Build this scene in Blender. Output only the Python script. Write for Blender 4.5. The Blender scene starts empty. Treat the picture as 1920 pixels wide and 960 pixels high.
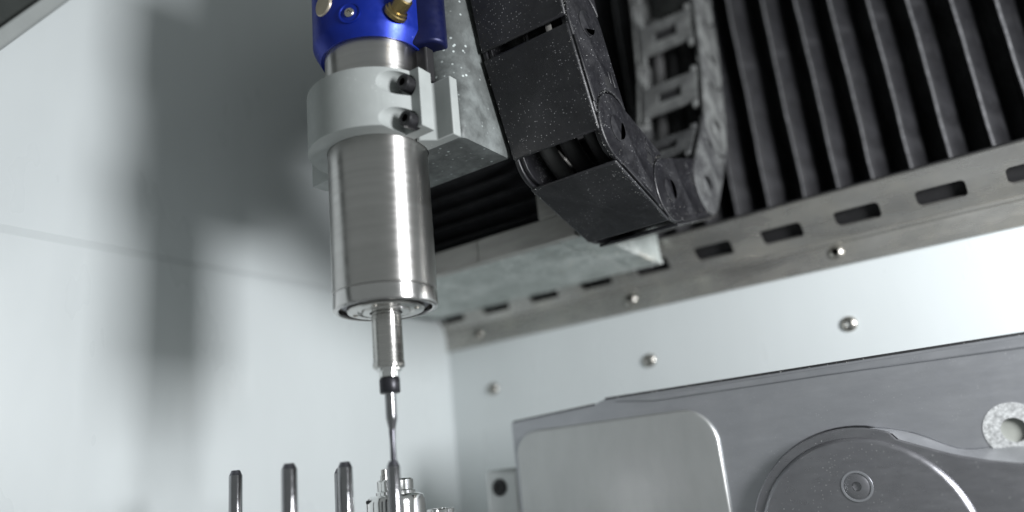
import bpy, bmesh, math, random
from mathutils import Vector, Matrix
random.seed(7)
scene = bpy.context.scene
C = scene.collection
R_ = math.radians
K = 0.001                      # everything below is written in millimetres

# ------------------------------------------------------------------ camera
YAW, PIT, ROLL, FPX = R_(33.628), R_(16.247), R_(-5.702), 1430.8
_f = Vector((-math.sin(YAW)*math.cos(PIT), math.cos(YAW)*math.cos(PIT), math.sin(PIT)))
_r = Vector((math.cos(YAW), math.sin(YAW), 0)); _u = _r.cross(_f)
CR = (math.cos(ROLL)*_r + math.sin(ROLL)*_u); CU = (-math.sin(ROLL)*_r + math.cos(ROLL)*_u); CF = _f
cd = bpy.data.cameras.new('camera'); cam = bpy.data.objects.new('camera', cd); C.objects.link(cam)
cam.matrix_world = Matrix(((CR.x, CU.x, -CF.x, 0), (CR.y, CU.y, -CF.y, 0), (CR.z, CU.z, -CF.z, 0), (0, 0, 0, 1)))
cd.sensor_width = 36; cd.lens = FPX/1920*36; cd.clip_start = 0.01; cd.clip_end = 20
cd.dof.use_dof = True; cd.dof.focus_distance = 0.358; cd.dof.aperture_fstop = 2.7
scene.camera = cam

# ------------------------------------------------------------------ world, lamps, exposure
w = bpy.data.worlds.new('World'); scene.world = w; w.use_nodes = True
bg = w.node_tree.nodes['Background']; bg.inputs[0].default_value = (0.90, 0.97, .97, 1); bg.inputs[1].default_value = 0.27
def lamp(name, loc, target, sx, sy, power, col=(1, 1, 1)):
    l = bpy.data.lights.new(name, 'AREA'); l.shape = 'RECTANGLE'; l.size = sx*K; l.size_y = sy*K; l.energy = power; l.color = col
    o = bpy.data.objects.new(name, l); C.objects.link(o); o.location = Vector(loc)*K
    o.rotation_euler = (Vector(target)-Vector(loc)).to_track_quat('-Z', 'Y').to_euler()
    return o
lamp('work_lamp', (260, 224, 112), (-250, 320, 100), 120, 150, 3.9, (.96, .975, 1))
vs = scene.view_settings; vs.view_transform = 'Standard'; vs.look = 'None'; vs.exposure = 0.0; vs.gamma = 1

# ------------------------------------------------------------------ pixel -> point on a known plane
def ray(x, y): return CR*((x-960)/FPX) + CU*(-(y-480)/FPX) + CF
def P(x, y, ax, v):
    r = ray(x, y); return r*(v/r[ax])

# ------------------------------------------------------------------ materials
def nt(name):
    m = bpy.data.materials.new(name); m.use_nodes = True
    n = m.node_tree; return m, n, n.nodes['Principled BSDF']
def N(n, t, **k):
    x = n.nodes.new(t)
    for a, v in k.items():
        if a.startswith('i_'): x.inputs[int(a[2:])].default_value = v
        else: setattr(x, a, v)
    return x
def ramp(n, src, stops):
    r = n.nodes.new('ShaderNodeValToRGB'); e = r.color_ramp.elements
    while len(e) < len(stops): e.new(0.5)
    for q, (p, c) in zip(e, stops):
        q.position = p; q.color = c if len(c) == 4 else (*c, 1)
    n.links.new(src, r.inputs[0]); return r
def coords(n, scale=(1, 1, 1)):
    t = n.nodes.new('ShaderNodeTexCoord'); mp = n.nodes.new('ShaderNodeMapping')
    mp.inputs['Scale'].default_value = scale; n.links.new(t.outputs['Object'], mp.inputs[0]); return mp.outputs[0]
def noise(n, vec, scale, detail=3, rough=.6):
    x = n.nodes.new('ShaderNodeTexNoise'); x.inputs['Scale'].default_value = scale; x.inputs['Detail'].default_value = detail
    x.inputs['Roughness'].default_value = rough; n.links.new(vec, x.inputs['Vector']); return x.outputs['Fac']
def mixc(n, fac, a, b):
    m = n.nodes.new('ShaderNodeMix'); m.data_type = 'RGBA'
    n.links.new(fac, m.inputs[0])
    for s, i in ((a, 6), (b, 7)):
        if isinstance(s, tuple): m.inputs[i].default_value = (*s, 1)
        else: n.links.new(s, m.inputs[i])
    return m.outputs[2]
def bump(n, b, h, strength, dist=.0003):
    x = n.nodes.new('ShaderNodeBump'); x.inputs['Strength'].default_value = strength; x.inputs['Distance'].default_value = dist
    n.links.new(h, x.inputs['Height']); n.links.new(x.outputs[0], b.inputs['Normal'])
def mult(n, a, b):
    m = N(n, 'ShaderNodeMath', operation='MULTIPLY')
    n.links.new(a, m.inputs[0])
    if isinstance(b, (int, float)): m.inputs[1].default_value = b
    else: n.links.new(b, m.inputs[1])
    return m.outputs[0]
ROT = 0.25
def simple(name, col, rough=.5, metal=0., var=.12, vscale=90, stretch=(1, 1, 1), rvar=.1, bumps=0., bscale=900, dust=0., dustcol=(.75, .77, .77), dscale=700, aniso=0., smear=0.):
    m, n, b = nt(name); v = coords(n, stretch)
    f = noise(n, v, vscale, 4)
    lo = tuple(c*(1-var) for c in col); hi = tuple(min(1, c*(1+var)) for c in col)
    base = ramp(n, f, [(.3, lo), (.7, hi)]).outputs[0]
    rr = ramp(n, noise(n, v, vscale*2.3, 3), [(.3, (max(.02, rough-rvar),)*3), (.7, (min(1, rough+rvar),)*3)]).outputs[0]
    if smear > 0:
        s = ramp(n, noise(n, coords(n), 45, 5, .65), [(.46, (0, 0, 0)), (.75, (smear,)*3)]).outputs[0]
        base = mixc(n, s, base, dustcol)
    if dust > 0:
        c2 = coords(n)
        vo = n.nodes.new('ShaderNodeTexVoronoi'); vo.inputs['Scale'].default_value = dscale; n.links.new(c2, vo.inputs['Vector'])
        spot = ramp(n, vo.outputs['Distance'], [(.10, (1, 1, 1)), (.24, (0, 0, 0))]).outputs[0]
        big = ramp(n, noise(n, c2, 60, 4, .7), [(.62-dust*.3, (0, 0, 0)), (.80-dust*.25, (1, 1, 1))]).outputs[0]
        sep = n.nodes.new('ShaderNodeSeparateColor'); n.links.new(vo.outputs['Color'], sep.inputs[0])
        pick = ramp(n, sep.outputs[0], [(.72-dust*.4, (0, 0, 0)), (.80-dust*.3, (1, 1, 1))]).outputs[0]
        d = mult(n, mult(n, spot, big), pick)
        base = mixc(n, d, base, dustcol)
    n.links.new(base, b.inputs['Base Color']); n.links.new(rr, b.inputs['Roughness'])
    b.inputs['Metallic'].default_value = metal
    if aniso:
        b.inputs['Anisotropic'].default_value = aniso
        t = N(n, 'ShaderNodeTangent', direction_type='RADIAL', axis='Z'); n.links.new(t.outputs[0], b.inputs['Tangent']); b.inputs['Anisotropic Rotation'].default_value = ROT
    if bumps > 0: bump(n, b, noise(n, v, bscale, 3), bumps)
    return m
MT = {}
MT['wall'] = simple('wall_paint', (.595, .632, .635), .33, var=.035, vscale=14, stretch=(1, 1, .35), rvar=.09, bumps=.05, bscale=500)
MT['wall_dark'] = simple('door_dark', (.03, .035, .032), .5)
MT['clamp'] = simple('clamp_grey', (.31, .33, .322), .5, var=.06, vscale=60, bumps=.12, bscale=1500, dust=.25, dscale=900)
MT['casting'] = simple('casting_grey', (.075, .082, .08), .6, var=.3, vscale=120, bumps=.3, bscale=500, dust=1.0, dscale=300, dustcol=(.50, .55, .54), smear=.30)
MT['steel'] = simple('turned_steel', (.52, .51, .495), .34, 1.0, var=.07, vscale=5, stretch=(1, 1, 40), rvar=.06, aniso=.85, smear=.4, dustcol=(.40, .39, .37))
MT['steel_fine'] = simple('ground_steel', (.56, .55, .53), .24, 1.0, var=.06, vscale=30, stretch=(1, 1, 30), rvar=.05, aniso=.6)
MT['ring'] = simple('polished_ring', (.58, .57, .56), .22, 1.0, var=.05, rvar=.04, aniso=.7)
MT['chrome'] = simple('chrome', (.75, .75, .74), .10, 1.0, var=.05, rvar=.03)
MT['pin'] = simple('carbide_shank', (.30, .30, .31), .15, 1.0, var=.08, vscale=200, rvar=.05, aniso=.5)
MT['carbide'] = simple('carbide_dark', (.16, .16, .18), .35, 1.0, var=.15, vscale=300)
MT['darkmetal'] = simple('blued_steel', (.03, .03, .035), .35, .6, var=.2)
MT['socket'] = simple('socket_black', (.006, .006, .006), .5)
MT['bolt'] = simple('black_oxide', (.022, .022, .024), .38, .4, var=.25, vscale=400, dust=.25, dscale=1500)
MT['blue'] = simple('blue_anodised', (.005, .023, .29), .38, .5, var=.15, vscale=60, dust=.18, dscale=420, dustcol=(.35, .42, .65), bumps=.03)
MT['blue_shade'] = simple('blue_anodised_shaded', (.003, .006, .05), .45, .4, var=.2)  # same blue anodise, with the shade on the lug put into the colour
MT['brass'] = simple('brass', (.34, .26, .12), .35, 1.0)
MT['hose'] = simple('white_hose', (.62, .62, .60), .4)
MT['hose_grey'] = simple('grey_hose', (.10, .10, .10), .4)
MT['plug'] = simple('plug_beige', (.52, .46, .36), .4, .6, var=.15)
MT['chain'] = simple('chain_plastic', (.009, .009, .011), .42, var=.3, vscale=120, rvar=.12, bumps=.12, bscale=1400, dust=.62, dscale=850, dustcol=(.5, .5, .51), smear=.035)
MT['chain_grey'] = simple('chain_plastic_lit_dusty', (.10, .103, .102), .6, var=.25, vscale=120, bumps=.15, bscale=1200, dust=.8, dscale=520, dustcol=(.50, .52, .50), smear=.35)  # dust, plus lamp light on the rear run put into the paler base
MT['chain_mid'] = simple('chain_plastic_half_lit', (.055, .056, .058), .55, var=.25, vscale=120, bumps=.15, bscale=1200, dust=.8, dscale=600, dustcol=(.50, .52, .50), smear=.2)  # in-between tone where the painted lamp light on the chain begins
MT['bellows'] = simple('bellows_fabric', (.011, .011, .013), .62, var=.35, vscale=110, bumps=.25, bscale=700, dust=.2, dscale=500, dustcol=(.20, .20, .21), smear=.12)
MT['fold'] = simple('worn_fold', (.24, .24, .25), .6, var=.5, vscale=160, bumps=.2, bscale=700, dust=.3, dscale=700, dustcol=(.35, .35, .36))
MT['black'] = simple('matt_black', (.006, .006, .007), .7)
MT['rail'] = simple('rail_stainless', (.38, .375, .355), .27, .75, var=.2, vscale=40, stretch=(.35, 1, 1), rvar=.1, bumps=.05, bscale=500, dust=.25, dscale=520, dustcol=(.58, .55, .47), smear=.38)
MT['frame'] = simple('frame_aluminium', (.36, .35, .33), .42, .7, var=.15, vscale=40, stretch=(1, 1, 6), rvar=.08)
MT['block'] = simple('block_paint', (.42, .46, .44), .55, var=.15, vscale=90, bumps=.5, bscale=350, dust=1.0, dscale=210, dustcol=(.86, .88, .86), smear=.6)
MT['plate'] = simple('plate_aluminium', (.37, .378, .40), .33, .7, var=.05, vscale=170, stretch=(.25, 1, 1), rvar=.05, bumps=.08, bscale=900, dust=.4, dscale=900, dustcol=(.7, .7, .7), smear=.12)
MT['flank'] = simple('milled_flank', (.58, .59, .61), .34, .85, var=.08, vscale=60, rvar=.06, bumps=.08, bscale=1500)
MT['pad'] = simple('pad_aluminium', (.47, .48, .475), .36, .72, var=.035, vscale=120, stretch=(1, 1, .4), rvar=.05, bumps=.06, bscale=1200)
MT['disc'] = simple('disc_aluminium', (.24, .24, .255), .32, .8, var=.06, vscale=160, stretch=(.3, 1, 1), rvar=.08, bumps=.08, bscale=1500, dust=.55, dscale=700, dustcol=(.7, .7, .7), smear=.08)
MT['gasket'] = simple('ring_grit', (.42, .43, .43), .6, .2, var=.5, vscale=900, bumps=.5, bscale=900)
MT['grommet'] = simple('rubber', (.015, .015, .016), .6)
MT['shaded_wall_grey'] = simple('shaded_wall_grey', (.27, .28, .255), .6)  # grey of the shaded wall as seen through the plate hole
MT['screw'] = simple('screw_zinc', (.50, .48, .44), .3, 1.0, var=.15, vscale=300)
MT['chip'] = simple('dust_chip', (.75, .77, .75), .6, var=.15, vscale=500, smear=.7, dustcol=(.50, .38, .22))

# ------------------------------------------------------------------ mesh helpers
ORG = {}
def obj(name, verts, faces, mat, parent=None, smooth=35, bevel=0, seg=2):
    me = bpy.data.meshes.new(name)
    n = len(verts); c = Vector((0, 0, 0))
    lo = Vector([min(v[i] for v in verts) for i in range(3)]); hi = Vector([max(v[i] for v in verts) for i in range(3)])
    c = (lo+hi)/2
    me.from_pydata([(Vector(v)-c)*K for v in verts], [], faces)
    bm = bmesh.new(); bm.from_mesh(me); bmesh.ops.remove_doubles(bm, verts=bm.verts, dist=1e-7)
    bmesh.ops.recalc_face_normals(bm, faces=bm.faces); bm.to_mesh(me); bm.free()
    me.materials.append(MT[mat])
    if smooth:
        for p in me.polygons: p.use_smooth = True
        me.set_sharp_from_angle(angle=R_(smooth))
    o = bpy.data.objects.new(name, me); C.objects.link(o)
    po = ORG.get(parent.name, Vector((0, 0, 0))) if parent else Vector((0, 0, 0))
    o.location = (c-po)*K; ORG[o.name] = c
    if parent: o.parent = parent
    if bevel:
        b = o.modifiers.new('bevel', 'BEVEL'); b.width = bevel*K; b.segments = seg; b.limit_method = 'ANGLE'; b.angle_limit = R_(40)
    return o
def thing(name, base, label, cat, group=None):
    o = bpy.data.objects.new(name, None); C.objects.link(o); o.empty_display_size = .01
    o.location = Vector(base)*K; ORG[o.name] = Vector(base)
    o['label'] = label; o['category'] = cat
    if group: o['group'] = group
    return o
def tag(o, label, cat, group=None):
    o['label'] = label; o['category'] = cat
    if group: o['group'] = group
    return o
class G:                                     # collects shapes into one mesh
    def __init__(s): s.v = []; s.f = []
    def add(s, v, f):
        k = len(s.v); s.v += [tuple(a) for a in v]; s.f += [tuple(i+k for i in q) for q in f]; return s
    def box(s, x0, x1, y0, y1, z0, z1):
        v = [(x, y, z) for z in (z0, z1) for y in (y0, y1) for x in (x0, x1)]
        return s.add(v, [(0, 1, 3, 2), (4, 6, 7, 5), (0, 4, 5, 1), (2, 3, 7, 6), (0, 2, 6, 4), (1, 5, 7, 3)])
    def prism(s, poly, ax, a, b, fn=None):   # polygon in the two other axes, in order
        def mk(p, t):
            q = list(p); q.insert(ax, t); return tuple(q)
        n = len(poly); v = [mk(p, a) for p in poly]+[mk(p, b) for p in poly]
        return s.add(v, [tuple(range(n)), tuple(range(2*n-1, n-1, -1))]+[(i, (i+1) % n, n+(i+1) % n, n+i) for i in range(n)])
    def lathe(s, prof, o, d=(0, 0, 1), n=48, cap=True):
        d = Vector(d).normalized(); a = Vector((1, 0, 0)) if abs(d.x) < .9 else Vector((0, 1, 0))
        e1 = (a-d*a.dot(d)).normalized(); e2 = d.cross(e1); o = Vector(o); v = []; f = []
        for r, h in prof:
            for i in range(n):
                t = 2*math.pi*i/n; v.append(o+d*h+e1*(max(r, 1e-3)*math.cos(t))+e2*(max(r, 1e-3)*math.sin(t)))
        m = len(prof)
        for j in range(m-1):
            for i in range(n): f.append((j*n+i, j*n+(i+1) % n, (j+1)*n+(i+1) % n, (j+1)*n+i))
        if cap: f.append(tuple(range(n))); f.append(tuple((m-1)*n+i for i in range(n-1, -1, -1)))
        return s.add(v, f)
    def tube(s, pts, r, n=12):
        pts = [Vector(p) for p in pts]; v = []; f = []
        for i, p in enumerate(pts):
            t = (pts[min(i+1, len(pts)-1)]-pts[max(i-1, 0)]).normalized()
            a = Vector((1, 0, 0)) if abs(t.x) < .8 else Vector((0, 0, 1))
            e1 = (a-t*a.dot(t)).normalized(); e2 = t.cross(e1)
            for k in range(n):
                q = 2*math.pi*k/n; v.append(p+e1*(r*math.cos(q))+e2*(r*math.sin(q)))
        for j in range(len(pts)-1):
            for k in range(n): f.append((j*n+k, j*n+(k+1) % n, (j+1)*n+(k+1) % n, (j+1)*n+k))
        f.append(tuple(range(n))); f.append(tuple((len(pts)-1)*n+k for k in range(n-1, -1, -1)))
        return s.add(v, f)
    def build(s, name, mat, parent=None, **k): return obj(name, s.v, s.f, mat, parent, **k)
def cut(o, cutters):                          # boolean difference, applied
    mods = []
    for c in cutters:
        m = o.modifiers.new('cut', 'BOOLEAN'); m.operation = 'DIFFERENCE'; m.solver = 'EXACT'; m.object = c
    bpy.context.view_layer.update()
    dg = bpy.context.evaluated_depsgraph_get(); me = bpy.data.meshes.new_from_object(o.evaluated_get(dg))
    o.modifiers.clear(); o.data = me; me.set_sharp_from_angle(angle=R_(35))
    for c in cutters: bpy.data.objects.remove(c)
def arc(cx, cy, r, a0, a1, n): return [(cx+r*math.cos(R_(a0+(a1-a0)*i/n)), cy+r*math.sin(R_(a0+(a1-a0)*i/n))) for i in range(n+1)]
def smoothpath(pts, k=6):
    pts = [Vector(p) for p in pts]; out = []
    for i in range(len(pts)-1):
        p0, p1, p2, p3 = pts[max(i-1, 0)], pts[i], pts[i+1], pts[min(i+2, len(pts)-1)]
        for j in range(k):
            t = j/k; out.append(.5*((2*p1)+(p2-p0)*t+(2*p0-5*p1+4*p2-p3)*t*t+(3*p1-p0-3*p2+p3)*t**3))
    return out+[pts[-1]]

# ================================================================== THE SETTING: cabinet walls
XW, YW = -390.0, 480.0
# left wall: profile in (X, Z) with a shallow step at Z 141, front edge slanted
def ledge(z): return 140.7+(z-230.6)*0.676        # Y of the slanted front edge of the left wall
prof = [(-390, -120), (-390, 136), (-391.6, 141), (-391.6, 520)]
g = G()
zs = [-120, 136, 141, 520]
v = []
for (x, z) in prof: v += [(x, max(-260, ledge(z)), z), (x, YW+30, z), (x-6, max(-260, ledge(z)), z), (x-6, YW+30, z)]
f = []
for i in range(3):
    a, b = 4*i, 4*i+4
    f += [(a, a+1, b+1, b), (a+2, b+2, b+3, a+3), (a, b, b+2, a+2), (a+1, a+3, b+3, b+1)]
f += [(0, 2, 3, 1), (12, 13, 15, 14)]
g.add(v, f); wl = g.build('wall_left', 'wall', smooth=0); wl['kind'] = 'structure'
# back wall panel below the rail
g = G(); g.box(XW, 180, YW, YW+4, -120, 117); wb = g.build('wall_back', 'wall', smooth=0); wb['kind'] = 'structure'
def button_screw(parent, p, d, r=4.6, mat='screw', name='screw'):
    prof = [(r, 0), (r, .5)]+[(r*math.cos(R_(a)), .5+r*.5*math.sin(R_(a))) for a in range(10, 60, 10)]+[(r*.5, .5+r*.45), (r*.44, -.0), (0.01, -.0)]
    return G().lathe(prof, p, d, 24).build(name, mat, parent)
for q in ((1592, 605), (1218, 676), (925, 730)):
    p = P(*q, 1, YW); p.z = 68.2 + (p.z-68.2)*.3
    button_screw(wb, (p.x, YW, p.z), (0, -1, 0))
# slanted trim and dark door behind the front edge of the left wall
d = Vector((0, .676, 1)).normalized(); nrm = Vector((0, -1, .676)).normalized()
A0 = Vector((-390, ledge(-80), -80)); A1 = Vector((-390, ledge(420), 420))
g = G(); W0 = 9.0
def strip(a, b, n, w0, w1, x0, x1):
    v = [a+n*w0, a+n*w1, b+n*w1, b+n*w0]; v = [Vector((x0, q.y, q.z)) for q in v]+[Vector((x1, q.y, q.z)) for q in v]
    return v, [(0, 1, 2, 3), (7, 6, 5, 4), (0, 4, 5, 1), (1, 5, 6, 2), (2, 6, 7, 3), (3, 7, 4, 0)]
dr = thing('door_frame', tuple(A0), 'slanted grey edge trim with dark door panel beside left cabinet wall', 'door frame')
G().add(*strip(A0, A1, nrm, .3, 8, -394, -387)).build('edge_trim', 'clamp', dr, bevel=1.2)
G().add(*strip(A0, A1, nrm, 8.6, 90, -400, -396)).build('door_panel', 'wall_dark', dr)

# ================================================================== RAIL with slots on top of the back panel
ZB, ZF = 118.3, 103.3                      # bend and lower edge of the flange
YT, ZT = 460.0, 142.0                      # top edge of the sloped strip
rail = thing('slotted_rail', (-180, YW, ZF), 'stained stainless rail with a row of slots along back wall', 'rail')
X0, X1 = -392.0, 160.0
G().box(X0+1.5, X1, YW-2.2, YW-.3, ZF, ZB+1).build('flange', 'rail', rail, bevel=.4)
sd = Vector((0, YT-YW, ZT-ZB)); SL = sd.length; sd.normalize(); sn = Vector((0, -sd.z, sd.y))   # along strip, and its lower/front normal
if sn.z > 0: sn = -sn
O = Vector((0, YW-2.2, ZB))
def SP(x, s, t): q = O+sd*s+sn*t; return (x, q.y, q.z)
def sbox(x0, x1, s0, s1, t0, t1):
    v = [SP(x, s, t) for t in (t0, t1) for s in (s0, s1) for x in (x0, x1)]
    return v, [(0, 1, 3, 2), (4, 6, 7, 5), (0, 4, 5, 1), (2, 3, 7, 6), (0, 2, 6, 4), (1, 5, 7, 3)]
st = G().add(*sbox(X0, X1, 0, SL, -2.6, 0)).build('slotted_strip', 'rail', rail)
def s_at(px):                               # X of a slot centre from its pixel
    r = ray(*px); s = SL*.45; q = O+sd*s; t = (q.dot(Vector((0, sn.y, sn.z))))/(r.dot(Vector((0, sn.y, sn.z)))); return (r*t).x
xa, xb = s_at((1340, 477)), s_at((1766, 369)); pitch = (xb-xa)/3
xs = [xa+pitch*i for i in range(-9, 10)]; xs = [x for x in xs if X0+8 < x < X1-12]
cs = []
for x in xs:
    L2, h, c = pitch*.285, SL*.165, SL*.44
    poly = arc(x+L2-2.5, c+h-2.5, 2.5, 0, 90, 4)+arc(x-L2+2.5, c+h-2.5, 2.5, 90, 180, 4)+arc(x-L2+2.5, c-h+2.5, 2.5, 180, 270, 4)+arc(x+L2-2.5, c-h+2.5, 2.5, 270, 360, 4)
    n = len(poly); v = [SP(p[0], p[1], -6) for p in poly]+[SP(p[0], p[1], 4) for p in poly]
    cs.append(G().add(v, [tuple(range(n)), tuple(range(2*n-1, n-1, -1))]+[(i, (i+1) % n, n+(i+1) % n, n+i) for i in range(n)]).build('cutter', 'rail', smooth=0))
cut(st, cs)
bq = SP(0, .2, .3); G().tube([(X0, bq[1], bq[2]), ((X0+X1)/2, bq[1], bq[2]), (X1, bq[1], bq[2])], 1.5, 16).build('bend_bead', 'rail', rail)
for q in ((1568, 473), (1184, 568), (897, 632)):
    p = P(*q, 1, YW-2.2); button_screw(rail, (p.x, YW-2.2, ZB-6.6), (0, -1, 0), 4.2)
G().add(*sbox(X0+1, X1-1, 1.5, SL-1, -7.5, -6)).build('slot_shade_sheet', 'black', rail, smooth=0)  # added black sheet standing in for the dark inside the slots
# closing sheet under the bellows, dark gap behind the slots
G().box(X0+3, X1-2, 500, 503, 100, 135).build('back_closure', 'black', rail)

# ================================================================== VERTICAL BELLOWS (X axis cover)
YB = 508.0
rx = [P(x, 0, 1, YB).x for x in (1364, 1428, 1491, 1555, 1627, 1701, 1783, 1868)]
pp = (rx[-1]-rx[0])/7
bel = thing('bellows_cover', (rx[3], YB, 120), 'large black pleated bellows cover with upright folds above slotted rail', 'bellows')
G().box(-330, 200, YB+34, YB+36, 110, 430).build('backing', 'black', bel)
for i in range(-6, 14):
    x = rx[0]+pp*i
    if 0 <= i < 8: x = rx[i]
    xn = rx[i+1] if 0 <= i < 7 else x+pp
    if x < -300 or x > 190: continue
    pl = xn-x
    sec = [(-.08*pl, 30), (-.06*pl, 12), (-.045*pl, 4), (-.025*pl, .5), (.01*pl, 0), (.07*pl, 1.1), (.17*pl, 4.2), (.27*pl, 8), (.36*pl, 13), (.44*pl, 19), (.51*pl, 26), (.60*pl, 31), (.92*pl, 32)]
    nz = 26; v = []; f = []
    ph = random.uniform(0, 6)
    for k in range(nz+1):
        z = 112+k*(318/nz)
        dx = .22*math.sin(z*.05+ph)+.12*math.sin(z*.17+2*ph)+random.uniform(-.10, .10); dy = .4*math.sin(z*.07+ph*1.7)
        for (a, b) in sec: v.append((x+a+dx, YB+b+dy*(1-b/40), z))
    m = len(sec)
    for k in range(nz):
        for j in range(m-1): f.append((k*m+j, k*m+j+1, (k+1)*m+j+1, (k+1)*m+j))
    pt_ = obj('pleat', v, f, 'bellows', bel, smooth=80)
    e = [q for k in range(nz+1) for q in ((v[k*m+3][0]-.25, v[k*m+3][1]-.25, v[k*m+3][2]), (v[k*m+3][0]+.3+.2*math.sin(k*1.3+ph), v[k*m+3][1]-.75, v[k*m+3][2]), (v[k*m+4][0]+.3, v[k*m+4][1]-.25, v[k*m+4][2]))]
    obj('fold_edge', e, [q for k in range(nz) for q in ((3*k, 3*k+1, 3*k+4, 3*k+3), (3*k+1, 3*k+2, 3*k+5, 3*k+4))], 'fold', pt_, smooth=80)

# ================================================================== CROSS CARRIAGE: block, frame and its horizontal bellows
cf = P(1093, 434, 0, -187.0); YFR, ZBK = cf.y, cf.z
XL = -378.0
car = thing('cross_carriage', (-240, 400, ZBK), 'dusty grey-green carriage block with metal frame behind the spindle', 'carriage')
bz1 = P(818, 475, 1, YFR).z; bxr = P(1010, 413, 1, YFR).x; fxr = P(1064, 400, 1, YFR).x
G().box(XL, -207.2, YFR+6, 456.5, ZBK, bz1-1.5).build('block', 'block', car, bevel=1.0)
G().box(-207, -187, YFR+6, 456.5, ZBK, ZBK+36).build('block_end', 'block', car, bevel=1.2)
xm = P(896, 468, 1, YFR).x
G().box(-330, xm-.2, YFR, YFR+5.8, ZBK-.8, bz1).build('frame_bar', 'frame', car, bevel=.4)
G().box(xm+.2, fxr+3, YFR-.4, YFR+5.8, ZBK-.8, bz1).build('frame_bar', 'frame', car, bevel=.4)
G().box(bxr, fxr+3, YFR, YFR+5.8, bz1+.3, 400).build('frame_post', 'frame', car, bevel=.4)
G().box(-330, -208, YFR+38.5, 440, bz1, 400).build('column', 'black', car)
for k in range(16):
    z = bz1+1+k*10.2
    sec = [(30, 0), (12, 3.0), (3, 4.6), (0, 5.4), (.3, 6.2), (3, 7.0), (16, 9.0), (32, 10.1)]
    v = [(x, YFR+5.9+a, z+b) for x in (-330, bxr-.3) for (a, b) in sec]; m = len(sec)
    obj('pleat', v, [(j, j+1, m+j+1, m+j) for j in range(m-1)], 'bellows', car, smooth=80)

# ================================================================== SPINDLE
XS, YS, ZS = -224.0, 235.3, 74.4
sp = thing('spindle', (XS, YS, 49), 'brushed steel milling spindle with blue top housing held in grey clamp', 'spindle')
def ax(h): return (XS, YS, h)
G().lathe([(22.2, ZS+7.4), (22.5, ZS+7.7), (22.5, ZS+60), (22.5, 205), (18, 205), (18, ZS+7.4), (22.2, ZS+7.4)], ax(0), n=96, cap=False).build('body', 'steel', sp, smooth=30)
G().lathe([(20.0, ZS+7.2), (20.0, ZS+.5), (20.5, ZS+.1), (21.4, ZS), (22.3, ZS+.6), (22.5, ZS+1.4), (22.5, ZS+7.0), (22.2, ZS+7.2)], ax(0), n=96, cap=False).build('end_ring', 'ring', sp, smooth=30)
G().lathe([(16.6, ZS+5), (16.6, ZS+.2), (16.2, ZS-.4), (12.2, ZS-.6), (11.6, ZS+.2), (10.4, ZS+.2), (10.0, ZS-.9), (7, ZS-.9), (7, ZS+5)], ax(0), n=72, cap=False).build('end_cap', 'steel_fine', sp, smooth=30)
G().lathe([(18.6, ZS+3), (18.6, ZS+2), (16.6, ZS+2), (16.6, ZS+3)], ax(0), n=48, cap=False).build('seal_ring', 'carbide', sp)
for k in range(4):
    t = R_(25+90*k); G().lathe([(1.1, .3), (1.1, -.4), (.5, -.4), (.5, .1), (0.01, .1)], (XS+13.8*math.cos(t), YS+13.8*math.sin(t), ZS-.6), (0, 0, -1), 14).build('cap_screw', 'screw', sp)
G().lathe([(6.2, ZS+2), (6.2, ZS-2), (6.45, ZS-2.4), (6.45, 52.2), (6.75, 51.6), (6.75, 50.2), (6.3, 49.6), (4.7, 49.5)], ax(0), n=48).build('nose_shaft', 'steel_fine', sp, smooth=30)
G().lathe([(5.3, 49.6), (5.3, 48.4), (4.2, 48.2), (4.2, 45.8), (3.2, 45.6)], ax(0), n=32).build('collet', 'chrome', sp, smooth=30)
cap = G().lathe([(22.6, 194.5), (24.2, 194.0), (27.0, 199.4), (27.7, 201.2), (27.7, 262), (22, 262)], ax(0), n=96, cap=False).build('top_housing', 'blue', sp, smooth=30)
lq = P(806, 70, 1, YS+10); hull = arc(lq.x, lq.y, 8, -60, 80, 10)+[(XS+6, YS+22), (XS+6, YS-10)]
G().prism(hull, 2, 194.5, 262).build('housing_lug', 'blue_shade', cap, bevel=1.5, seg=3)
# fittings on the blue housing, each on the cylinder where the photograph shows it
def on_cyl(px, py, r):
    d = ray(px, py); a = d.x*d.x+d.y*d.y; b = -2*(d.x*XS+d.y*YS); c = XS*XS+YS*YS-r*r
    t = (-b-math.sqrt(max(0, b*b-4*a*c)))/(2*a); p = d*t; n = Vector((p.x-XS, p.y-YS, 0)).normalized(); return p, n
p, n = on_cyl(607, 10, 27.7)
G().lathe([(5.4, -.5), (5.4, .5), (4.9, .9), (.01, .9)], p, n, 28).build('plug', 'plug', cap)
p2, n2 = on_cyl(655, 24, 27.7)
G().lathe([(5.2, -.2), (5.2, .25), (4.6, .25), (4.2, -.1)], p2, n2, 28, cap=False).build('screw_seat', 'blue', cap)
G().lathe([(2.3, -.2), (2.3, .5), (1.9, .9), (1.1, .9), (1.0, .1), (.01, .1)], p2, n2, 20).build('housing_screw', 'screw', cap)
p3, n3 = on_cyl(742, 24, 27.7)
fd = (n3*.7+Vector((.55, 0, .5))).normalized()
G().lathe([(5.6, -1), (5.6, .6), (5.0, 1.0), (4.9, 2.0), (4.0, 2.4), (4.0, 8), (3.4, 8.4), (.01, 8.4)], p3, fd, 24).build('brass_fitting', 'brass', cap, smooth=30)
h0 = p3+fd*6
G().tube(smoothpath([h0, h0+fd*9, h0+fd*16+Vector((2, 1, 6)), h0+fd*19+Vector((5, 3, 22)), h0+fd*16+Vector((8, 8, 45))]), 2.9).build('air_hose', 'hose', cap)
p4, n4 = on_cyl(790, -3, 27.7)
G().lathe([(4.6, -1), (4.6, 1), (3.4, 1.4), (3.4, 5.5), (2.4, 5.8), (.01, 5.8)], p4, (n4+Vector((0, 0, .3))).normalized(), 24).build('hose_nipple', 'plug', cap, smooth=30)

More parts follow.
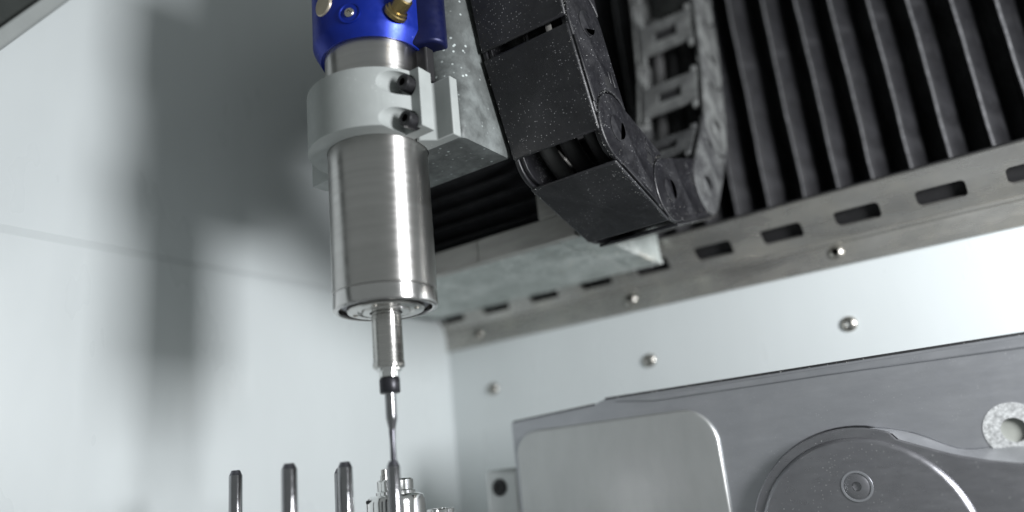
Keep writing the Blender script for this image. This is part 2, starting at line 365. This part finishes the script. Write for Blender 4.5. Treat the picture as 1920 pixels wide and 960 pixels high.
# milling tool in the collet
tl = thing('milling_tool', (XS, YS, 11), 'thin carbide milling bit with black collar clamped in the spindle nose', 'milling bit')
G().lathe([(2.4, 47), (2.35, 29.2), (2.25, 28.4), (1.45, 24.8), (1.35, 24.0)], ax(0), n=28).build('shank', 'pin', tl, smooth=40)
G().lathe([(1.4, 24.2), (1.15, 20), (1.2, 12.4), (.9, 11.2), (.1, 10.9)], ax(0), n=24).build('cutter_neck', 'carbide', tl, smooth=40)
G().lathe([(4.0, 45.4), (4.3, 45.0), (4.3, 39.6), (4.0, 39.2), (2.5, 39.2), (2.5, 45.4)], ax(0), n=36, cap=False).build('stop_collar', 'darkmetal', tl, smooth=40)

# ================================================================== CLAMP round the spindle
cl = thing('spindle_clamp', (XS, YS, 146), 'pale grey split clamp with two black socket bolts round the spindle', 'clamp')
Zc0, Zc1 = 147.0, 174.6
RO = 31.0; yl = 226.3; xr = -189.3
a0 = math.degrees(math.asin((yl-YS)/RO))              # where the lug leaves the ring
outer = arc(XS, YS, RO, 180, 360+a0, 40)              # front half, through -Y
inner = arc(XS, YS, 22.7, 360-2, 180+2, 40)
ring = [(XS-RO, YS-1)]+outer[1:]+[(xr, yl), (xr, YS-1)]+inner
fr = G().prism(ring, 2, Zc0, Zc1).build('front_ring', 'clamp', cl, smooth=30)
bolts = [P(754, 153, 1, 221.5), P(759, 221, 1, 221.5)]
cs = [G().lathe([(5.6, -25), (5.6, 2.6)], (b.x-2.0, yl, b.z), (0, 1, 0), 36).build('cutter', 'clamp', smooth=0) for b in bolts]
cut(fr, cs)
bv = fr.modifiers.new('bevel', 'BEVEL'); bv.width = .45*K; bv.segments = 2; bv.limit_method = 'ANGLE'; bv.angle_limit = R_(50)
for b in bolts:
    bo = G().lathe([(3.5, 2.5), (3.5, -4.4), (3.2, -4.9), (1.75, -4.9)], (b.x, yl, b.z), (0, 1, 0), 28, cap=False).build('bolt', 'bolt', cl, smooth=30)
    G().lathe([(1.75, -4.9), (1.75, -2.4), (.01, -2.4)], (b.x, yl, b.z), (0, 1, 0), 6, cap=False).build('hex_socket', 'socket', bo, smooth=0)
# rear half with its flanges, part of the clamp
XC = -184.0; YF2 = 241.8
rr_ = [(XC-.6, YF2), (XS+30, YF2), (XS+24.5, YS+.6)]+arc(XS, YS, 22.7, 2, 31, 8)+[(XC-.6, 247)]
G().prism(rr_, 2, 146.4, 175.0).build('rear_flange', 'clamp', cl, smooth=30, bevel=.5)
rl_ = [(-271, YS+2), (-271, 247)]+arc(XS, YS, 22.7, 149, 178, 8)+[(XS-24.5, YS+.6), (-256, YS+1)]
G().prism(rl_, 2, 146.4, 175.0).build('rear_flange', 'clamp', cl, smooth=30, bevel=.5)

# ================================================================== CASTING behind the clamp
cs_ = thing('spindle_casting', (-228, 268, 147), 'rough pale grey casting speckled with dust behind the clamp', 'casting')
YK = 284.0
# plan outline with a softly rounded right front edge, extruded and flared at the foot
g = G(); rows = []
for z, rr in ((147, 1.0), (147.8, .4), (150, 0), (158, 1.6), (166, 4.2), (176, 6.5), (190, 7.6), (330, 8.0)):
    pl = [(-266, 247.3), (-266, YK), (XC, YK)]
    if z == 147: pl = [(-265, 248.3), (-265, YK-1), (XC-1, YK-1)]
    ins = rr if z > 148 else .6
    pl += [(XC, YK-3)] if z > 148 else [(XC-.6, YK-3)]
    for a in range(0, 91, 15):
        rad = 2+rr*1.8; pl.append((XC-rad+rad*math.cos(R_(a)) - (0 if z > 148 else .6), 247.3+rad-rad*math.sin(R_(a))))
    pl += arc(XS, YS, 23, 32, 148, 12)
    rows.append([(x, y, z) for x, y in pl])
m = len(rows[0]); v = [q for r in rows for q in r]; f = []
for k in range(len(rows)-1):
    for j in range(m): f.append((k*m+j, k*m+(j+1) % m, (k+1)*m+(j+1) % m, (k+1)*m+j))
f.append(tuple(range(m))); f.append(tuple((len(rows)-1)*m+j for j in range(m-1, -1, -1)))
obj('casting_body', v, f, 'casting', cs_, smooth=50)
G().box(-262, -196.5, 241, 247.0, 178, 330).build('cable_cover', 'black', cs_, bevel=1)
G().box(-262, -200, YK+.3, YFR+4, 215, 330).build('slide_mount', 'black', cs_)

# ================================================================== CABLE CHAIN
XA, XZ = -182.5, -134.5                     # left and right outer faces
nodes = [(264, 362), (267, 308), (272, 252), (283, 198), (300.5, 151), (354, 134.5), (413.5, 152.5), (452.5, 201.5), (469, 256), (477.5, 310), (481, 364)]
nodes = [Vector((0, a, b)) for a, b in nodes]
ch = thing('cable_chain', (-158, 380, 118), 'dusty black plastic cable chain hanging in a loop beside the casting', 'cable chain')
HH = 17.0
for k in range(len(nodes)-1):
    A, B = nodes[k], nodes[k+1]; L = (B-A).length; U = (B-A)/L; Vv = Vector((0, U.z, -U.y))
    def LP(x, u, v_): q = A+U*u+Vv*v_; return (x, q.y, q.z)
    def slab(g, poly, x0, x1):
        n = len(poly); v = [LP(x0, *p) for p in poly]+[LP(x1, *p) for p in poly]
        return g.add(v, [tuple(range(n)), tuple(range(2*n-1, n-1, -1))]+[(i, (i+1) % n, n+(i+1) % n, n+i) for i in range(n)])
    def lbox(g, u0, u1, v0, v1, x0, x1): return slab(g, [(u0, v0), (u1, v0), (u1, v1), (u0, v1)], x0, x1)
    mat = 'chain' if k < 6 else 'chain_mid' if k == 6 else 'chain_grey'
    lk = bpy.data.objects.new('link', None); C.objects.link(lk); lk.empty_display_size = .01
    mid = (A+B)/2+Vector(((XA+XZ)/2, 0, 0)); ORG[lk.name] = mid; lk.location = (mid-ORG[ch.name])*K; lk.parent = ch
    for side in (0, 1):
        xo, s = (XZ, -1) if side else (XA, 1)          # outer face and inward direction
        # raised round-headed half
        head = arc(0, 0, HH, 90, 270, 16)+[(u, -HH) for u in (L*.3,)]+[(L-math.sqrt(18.6**2-v_*v_), v_) for v_ in [-17+34*i/12 for i in range(13)]]+[(L*.3, HH)]
        slab(G(), head, xo, xo+s*2.4).build('side_plate', mat, lk, bevel=.6)
        # recessed tongue that runs under the next head
        tong = [(L-24, -15.5), (L, -15.5)]+arc(L, 0, 15.5, -90, 90, 10)[1:]+[(L-24, 15.5)]
        slab(G(), tong, xo+s*2.6, xo+s*4.6).build('tongue', mat, lk, bevel=.4)
        if side == 1:
            g = G(); c = LP(xo-.2, 0, 0)
            g.lathe([(6.6, 0), (6.6, .55), (6.0, .75), (.01, .75)], c, (1, 0, 0), 24); g.build('pivot_boss', mat, lk, smooth=30)
            # crescent lip on the boss
            cr = arc(0, 0, 5.8, -60, 60, 8)+arc(1.6, 0, 4.6, 55, -55, 8)
            slab(G(), cr, xo+.5, xo+1.3).build('crescent', mat, lk, smooth=30)
            # latch ribs near the concave end
            g = G(); lbox(g, L-27.5, L-19.5, -14.5, -11, xo-.1, xo+.5); lbox(g, L-27.5, L-21.5, -8.8, -7.6, xo-.1, xo+.5); g.build('latch', mat, lk, bevel=.2)
            g = G(); lbox(g, L-25, L-19.6, -7.2, -2.2, xo-.1, xo+.05); g.build('latch_slot', 'black', lk, smooth=0)
            g = G(); lbox(g, 6, L-13, HH-2.2, HH+.2, xo-.4, xo+.45); g.build('edge_rim', mat, lk, bevel=.3)
    # outer cover
    g = G(); lbox(g, .3, L-.3, HH+.15, HH+2.0, XA+.6, XZ-.6); g.build('cover', mat, lk, bevel=.9)
    # inner crossbar with a recessed window
    g = G(); m0, m1 = L/2-12.5, L/2+12.5; x0, x1 = XA+4.8, XZ-4.8
    lbox(g, m0, m0+8, -HH, -HH+2.4, x0, x1); lbox(g, m1-8, m1, -HH, -HH+2.4, x0, x1)
    lbox(g, m0+8, m1-8, -HH, -HH+2.4, x0, x0+11); lbox(g, m0+8, m1-8, -HH, -HH+2.4, x1-11, x1)
    cb = g.build('crossbar', mat, lk, bevel=.25)
    g = G(); lbox(g, m0+7.8, m1-7.8, -HH+1.9, -HH+2.3, x0+10.8, x1-10.8)
    g.build('window_panel', 'grommet', lk, smooth=0)  # recess shade put into the panel's near-black colour
    for xx in (XA+4.8, XZ-8.3):
        for (c0, c1) in ((m0-5, m0-.1), (m1+.1, m1+4)):
            g = G(); lbox(g, c0, c1, -HH-.8, -HH+3, xx, xx+3.5); g.build('clip', mat, lk, bevel=.3)
# hoses running inside the chain
for i, (x, r, mt, lb) in enumerate(((-172, 4.2, 'hose_grey', 'dull grey air hose inside the black cable chain'), (-160, 4.6, 'grommet', 'thick black cable inside the middle of the cable chain'), (-148, 3.4, 'grommet', 'thin black cable inside the cable chain, at its outer side'))):
    pts = smoothpath([(x, q.y, q.z) for q in nodes[1:-1]], 7)
    tag(G().tube(pts, r).build('hose' if i == 0 else 'cable', mt), lb, 'hose' if i == 0 else 'cable')

# ================================================================== TOOL HOLDER PLATE (lower right)
YP = 390.0
def Q(x, y, Y=YP): q = P(x, y, 1, Y); return (q.x, q.z)
pt = thing('holder_plate', (-120, YP+10, -90), 'brushed aluminium holder plate with raised pad and disc before back wall', 'plate')
tl_ = Q(958, 793); s1 = Q(1112, 760); s2 = Q(1130, 750); tr = Q(1920, 627)
cx, cz, r1, r2 = -82.0, -43.0, 51.0, 46.6
lens = [Q(*q) for q in ((1920, 831), (1870, 837), (1830, 842), (1800, 842), (1770, 833), (1740, 821), (1705, 810), (1670, 804), (1640, 802))]
aL = math.degrees(math.atan2(lens[-1][1]-cz, lens[-1][0]-cx))
base = [tl_, s1, s2, tr, (60, tr[1]), (60, lens[0][1]-1)]+lens+arc(cx, cz, r1+.7, aL+4, 220, 28)+[(cx-46, -92), (tl_[0]+2.5, -92)]
bp = G().prism(base, 1, YP, YP+5.5).build('base_plate', 'plate', pt)
hc = Q(1902, 806); c2 = [G().lathe([(5.0, -20), (5.0, 20)], (hc[0], YP, hc[1]), (0, 1, 0), 32).build('cutter', 'plate', smooth=0)]
cut(bp, c2); bv = bp.modifiers.new('bevel', 'BEVEL'); bv.width = 1.5*K; bv.segments = 3; bv.limit_method = 'ANGLE'; bv.angle_limit = R_(50)
G().prism([(s2[0]+1, s2[1]+.05), (tr[0], tr[1]+.05), (60, tr[1]+.05), (60, tr[1]+1.2), (tr[0], tr[1]+1.2), (s2[0]+1, s2[1]+1.1)], 1, YP+.9, YP+5).build('edge_shade_strip', 'grommet', pt, smooth=0)  # added dark strip that paints the shadow line along the plate's top
G().prism([(tl_[0]+1, tl_[1]+.05), (s1[0], s1[1]+.05), (s1[0], s1[1]+.9), (tl_[0]+1, tl_[1]+.9)], 1, YP+.9, YP+5).build('edge_shade_strip', 'grommet', pt, smooth=0)
lip = [Q(1150, 753), Q(1400, 712), Q(1919, 633), (60, Q(1919, 633)[1]), (60, Q(1920, 652)[1]), Q(1920, 652), Q(1560, 702), Q(1230, 752)]
G().prism(lip, 1, YP-1.0, YP+.5).build('lip', 'plate', pt, bevel=.7, seg=3)
# recess floor behind the plate
fl = G().prism([(-150, -92), (60, -92), (60, 12), (-60, 12), (-150, 12)], 1, YP+5.7, YP+9).build('recess_floor', 'plate', pt)
c2 = [G().lathe([(5.0, -20), (5.0, 30)], (hc[0], YP, hc[1]), (0, 1, 0), 32).build('cutter', 'plate', smooth=0)]; cut(fl, c2)
# grit ring round the hole
G().lathe([(5.0, -.25), (11.4, -.25), (11.4, .8), (5.0, .8)], (hc[0], YP, hc[1]), (0, 1, 0), 40, cap=False).build('grit_ring', 'gasket', pt, smooth=30)
G().lathe([(5.2, 0), (.01, 0)], (hc[0], YP+1.8, hc[1]), (0, 1, 0), 24, cap=False).build('hole_shade_disc', 'shaded_wall_grey', pt)  # added disc closing the hole, wall shade put into its grey
# raised pad
pr0 = Q(1362, 960); pr1 = Q(1350, 850); top = Q(1280, 768)[1]; left = Q(975, 870)[0]; rad = 19
right = pr1[0]+1.2
pad = [(left, -92)]+arc(left+rad*.75, top-rad*.75, rad*.75, 180, 90, 10)+arc(right-rad, top-rad, rad, 90, 0, 14)+[(right+1, -92)]
G().prism(pad, 1, YP-2.4, YP+1).build('raised_pad', 'pad', pt, bevel=1.4, seg=3)
# arm with the round cover
armt = [Q(*q) for q in ((1920, 868), (1860, 862), (1800, 853), (1760, 843), (1720, 832), (1685, 822))]
aA = math.degrees(math.atan2(armt[-1][1]-cz, armt[-1][0]-cx))
arm = [(60, -92), (60, armt[0][1]-1)]+armt+arc(cx, cz, r1, aA+4, 225, 36)+[(cx-30, -92)]
G().prism(arm, 1, YP-6.5, YP+5.6).build('arm', 'disc', pt, bevel=.8, seg=3)
def resample(c, n):
    c = [Vector(p) for p in c]; d = [0]
    for a, b in zip(c, c[1:]): d.append(d[-1]+(b-a).length)
    out = []
    for i in range(n):
        t = d[-1]*i/(n-1); k = max(j for j in range(len(d)) if d[j] <= t+1e-9); k = min(k, len(c)-2)
        out.append(c[k]+(c[k+1]-c[k])*((t-d[k])/(d[k+1]-d[k])))
    return out
ca = resample([(60, lens[0][1]-1)]+lens, 40); cb = resample([(60, armt[0][1]-1)]+armt+[tuple(q) for q in arc(cx, cz, r1, aA+3, aL+2, 4)], 40)
v = []; f = []
for a, b in zip(ca, cb):                    # gently hollowed flank between plate and arm
    for i in range(7):
        t = i/6; p = a+(b-a)*t; v.append((p.x, YP+.3-6.4*t**1.25, p.y))
for k in range(39):
    for i in range(6): f.append((k*7+i, k*7+i+1, (k+1)*7+i+1, (k+1)*7+i))
obj('arm_flank', v, f, 'flank', pt, smooth=80)
dk = G().lathe([(r2, 4), (r2, 1.9), (r2-.7, .9), (r2-1.9, .1), (r2-2.6, 0), (.01, 0)], (cx, YP-8.6, cz), (0, 1, 0), 128, cap=False).build('round_cover', 'disc', pt, smooth=40)
sc = Q(1607, 912, YP-8.6)
c2 = [G().lathe([(5.9, -4), (5.9, 2.2)], (sc[0], YP-8.6, sc[1]), (0, 1, 0), 40).build('cutter', 'disc', smooth=0)]
G().lathe([(6.9, .15), (6.7, -.35), (5.9, -.35), (5.6, .2)], (sc[0], YP-8.6, sc[1]), (0, 1, 0), 40, cap=False).build('screw_rim', 'plate', dk)
for c in c2: bpy.data.objects.remove(c)
cs2 = G().lathe([(5.3, .3), (5.3, -.25), (4.6, -.6), (2.2, -.9), (2.0, -.9)], (sc[0], YP-8.6, sc[1]), (0, 1, 0), 36, cap=False).build('cover_screw', 'disc', dk, smooth=40)
G().lathe([(2.0, -.9), (1.9, .6), (.01, .6)], (sc[0], YP-8.6, sc[1]), (0, 1, 0), 6, cap=False).build('hex_socket', 'chrome', dk, smooth=0)
# side tab with a black grommet, and standoffs to the wall
t0 = Q(917, 882, YP+12); t1 = Q(968, 882, YP+12)
G().box(t0[0], t1[0]+6, YP+6, YP+14, -92, t0[1]).build('side_tab', 'pad', pt, bevel=3.6, seg=4)
gc = Q(937, 914, YP+6)
G().lathe([(5.2, .5), (5.2, -.8), (4.6, -1.2), (2.6, -1.2), (2.4, .2)], (gc[0], YP+6, gc[1]), (0, 1, 0), 32, cap=False).build('grommet', 'grommet', pt)
G().lathe([(2.4, -.2), (.01, -.2)], (gc[0], YP+6, gc[1]), (0, 1, 0), 24, cap=False).build('grommet_hole', 'socket', pt)
for x, z in ((-230, -60), (20, -60), (-160, 20)): G().lathe([(6, YP+9.2 if x > -150 else YP+5.6), (6, YW-.2)], (x, 0, z), (0, 1, 0), 20).build('standoff', 'screw', pt)

# ================================================================== TOOL SHANKS standing in the rack, and the chrome fitting
rack = G().box(-330, -190, 195, 330, -62, -38).build('tool_rack', 'pad', bevel=2); tag(rack, 'flat metal tool rack under the upright tool shanks', 'tool rack')
def shank(px, py, wpx, dia, label, chamf=1.6):
    depth = FPX*dia/wpx; q = ray(px, py)*depth; r = dia/2
    o = thing('tool_shank', (q.x, q.y, -37.9), label, 'tool shank', 'tool shanks standing in the rack')
    G().lathe([(r, -37.9), (r, q.z-chamf*1.5), (r-.15, q.z-chamf*1.35)], (q.x, q.y, 0), n=32).build('rod', 'pin', o, smooth=40)
    G().lathe([(r-.15, q.z-chamf*1.35), (r*.66, q.z-.25), (r*.6, q.z), (.01, q.z)], (q.x, q.y, 0), n=32, cap=False).build('chamfered_tip', 'carbide', o, smooth=30)
    return o
shank(442, 882, 24.5, 5.9, 'slimmest upright steel tool shank, at the end of the row')
shank(542, 869, 29.5, 6.5, 'upright steel tool shank between the slimmest one and the doubled pair')
shank(646.5, 866, 27.5, 6.2, 'taller front steel tool shank of the overlapping pair')
shank(638, 878, 23.5, 6, 'lower steel tool shank half hidden behind a taller one')
shank(737, 864, 25, 5.4, 'steel tool shank rising right under the tip of milling bit')
fq = ray(742, 935)*352
ft = thing('nozzle_fitting', (fq.x, fq.y, -37.9), 'stepped chrome fitting standing behind the shank below milling bit', 'fitting')
zz = lambda y: (ray(742, y)*(352)).z
G().lathe([(13.6, -37.9), (13.6, zz(940)), (12.8, zz(931)), (11.2, zz(927)), (8, zz(926))], (fq.x, fq.y, 0), n=48).build('base_cup', 'chrome', ft, smooth=30)
G().lathe([(9.2, zz(927)), (9.2, zz(921)), (8.5, zz(919)), (8.5, zz(901)), (8.0, zz(898)), (4, zz(898))], (fq.x, fq.y, 0), n=40).build('collar', 'chrome', ft, smooth=30)
q = ray(721, 892)*350
G().lathe([(2.0, zz(902)), (2.0, zz(890)), (1.6, zz(889)), (1.6, zz(879)), (1.2, zz(878))], (q.x, q.y, 0), n=20).build('valve_pin', 'steel_fine', ft, smooth=30)
q = ray(703, 938)*346
G().box(q.x-3, q.x+4, q.y-3, q.y+3, zz(940), zz(933)).build('dark_clip', 'bolt', ft, bevel=.5)
q = ray(826, 953)*372
o = thing('small_cup', (q.x, q.y, -37.9), 'low bright metal cup beside the stepped chrome fitting', 'cup')
G().lathe([(6.6, -37.9), (6.6, q.z-.4), (6.2, q.z), (5, q.z), (4.8, q.z-6), (.01, q.z-6)], (q.x, q.y, 0), n=36).build('cup_wall', 'chrome', o, smooth=30)
G().box(q.x-8, q.x+8, 325, q.y+8, -62, -38).build('foot', 'pad', o)

# ================================================================== loose white milling dust
g = G()
def chip(p, s):
    a = [Vector((random.uniform(-1, 1), random.uniform(-1, 1), random.uniform(-1, 1))).normalized()*s*random.uniform(.5, 1) for _ in range(4)]
    g.add([Vector(p)+q for q in a], [(0, 1, 2), (0, 3, 1), (1, 3, 2), (2, 3, 0)])
for _ in range(900):                        # crumbs stuck to the underside and end of the block
    x = -187-abs(random.gauss(0, 55)); y = random.uniform(YFR+8, 456)
    if x > XL: chip((x, y, ZBK-.1), random.uniform(.25, 1.0))
for _ in range(260): chip((-187+random.gauss(0, .3), random.uniform(YFR+8, 457), ZBK-.2+random.random()**3*6), random.uniform(.3, 1.3))
for _ in range(120): chip((-187-abs(random.gauss(0, 8)), 456.5+random.gauss(0, .4), ZBK+random.random()*3), random.uniform(.3, 1.2))
for _ in range(160): chip((-186.9, random.uniform(YFR+8, 456), ZBK+random.random()**2*22), random.uniform(.2, .6))
for _ in range(200): chip((random.uniform(XL, -200), 456.6+random.gauss(0, .5), ZBK+random.random()*2), random.uniform(.3, .9))
for _ in range(160): chip((random.uniform(-200, 40), YP+random.uniform(0, 4), s2[1]+.1+random.uniform(-.2, .3)), random.uniform(.15, .45))
for k in range(3, 7):                       # chain crevices
    A, B = nodes[k], nodes[k+1]
    for _ in range(70):
        a = R_(random.uniform(90, 270)); U = (B-A).normalized(); Vv = Vector((0, U.z, -U.y)); q = A+U*(18.0*math.cos(a))+Vv*(18.0*math.sin(a))
        chip((XZ-random.uniform(0, 2), q.y, q.z), random.uniform(.1, .32))
for k in range(2, 6):                       # along the rims of the covers
    A, B = nodes[k], nodes[k+1]; U = (B-A).normalized(); Vv = Vector((0, U.z, -U.y)); L = (B-A).length
    for _ in range(150):
        u = random.uniform(0, L); x = random.choice((XZ-.7-abs(random.gauss(0, 1.6)), XZ-.7-abs(random.gauss(0, 1.0)), XA+.8+abs(random.gauss(0, 2.5))))
        q = A+U*u+Vv*(HH+2.0); chip((x, q.y, q.z), random.uniform(.06, .26))
    for _ in range(90):
        u = random.uniform(0, L); q = A+U*u+Vv*(HH-abs(random.gauss(0, 2.5))); chip((XZ+.1, q.y, q.z), random.uniform(.06, .24))
o = g.build('milling_dust', 'chip', smooth=0); o['kind'] = 'stuff'; tag(o, 'loose white milling dust stuck to block, chain and plate edges', 'dust')
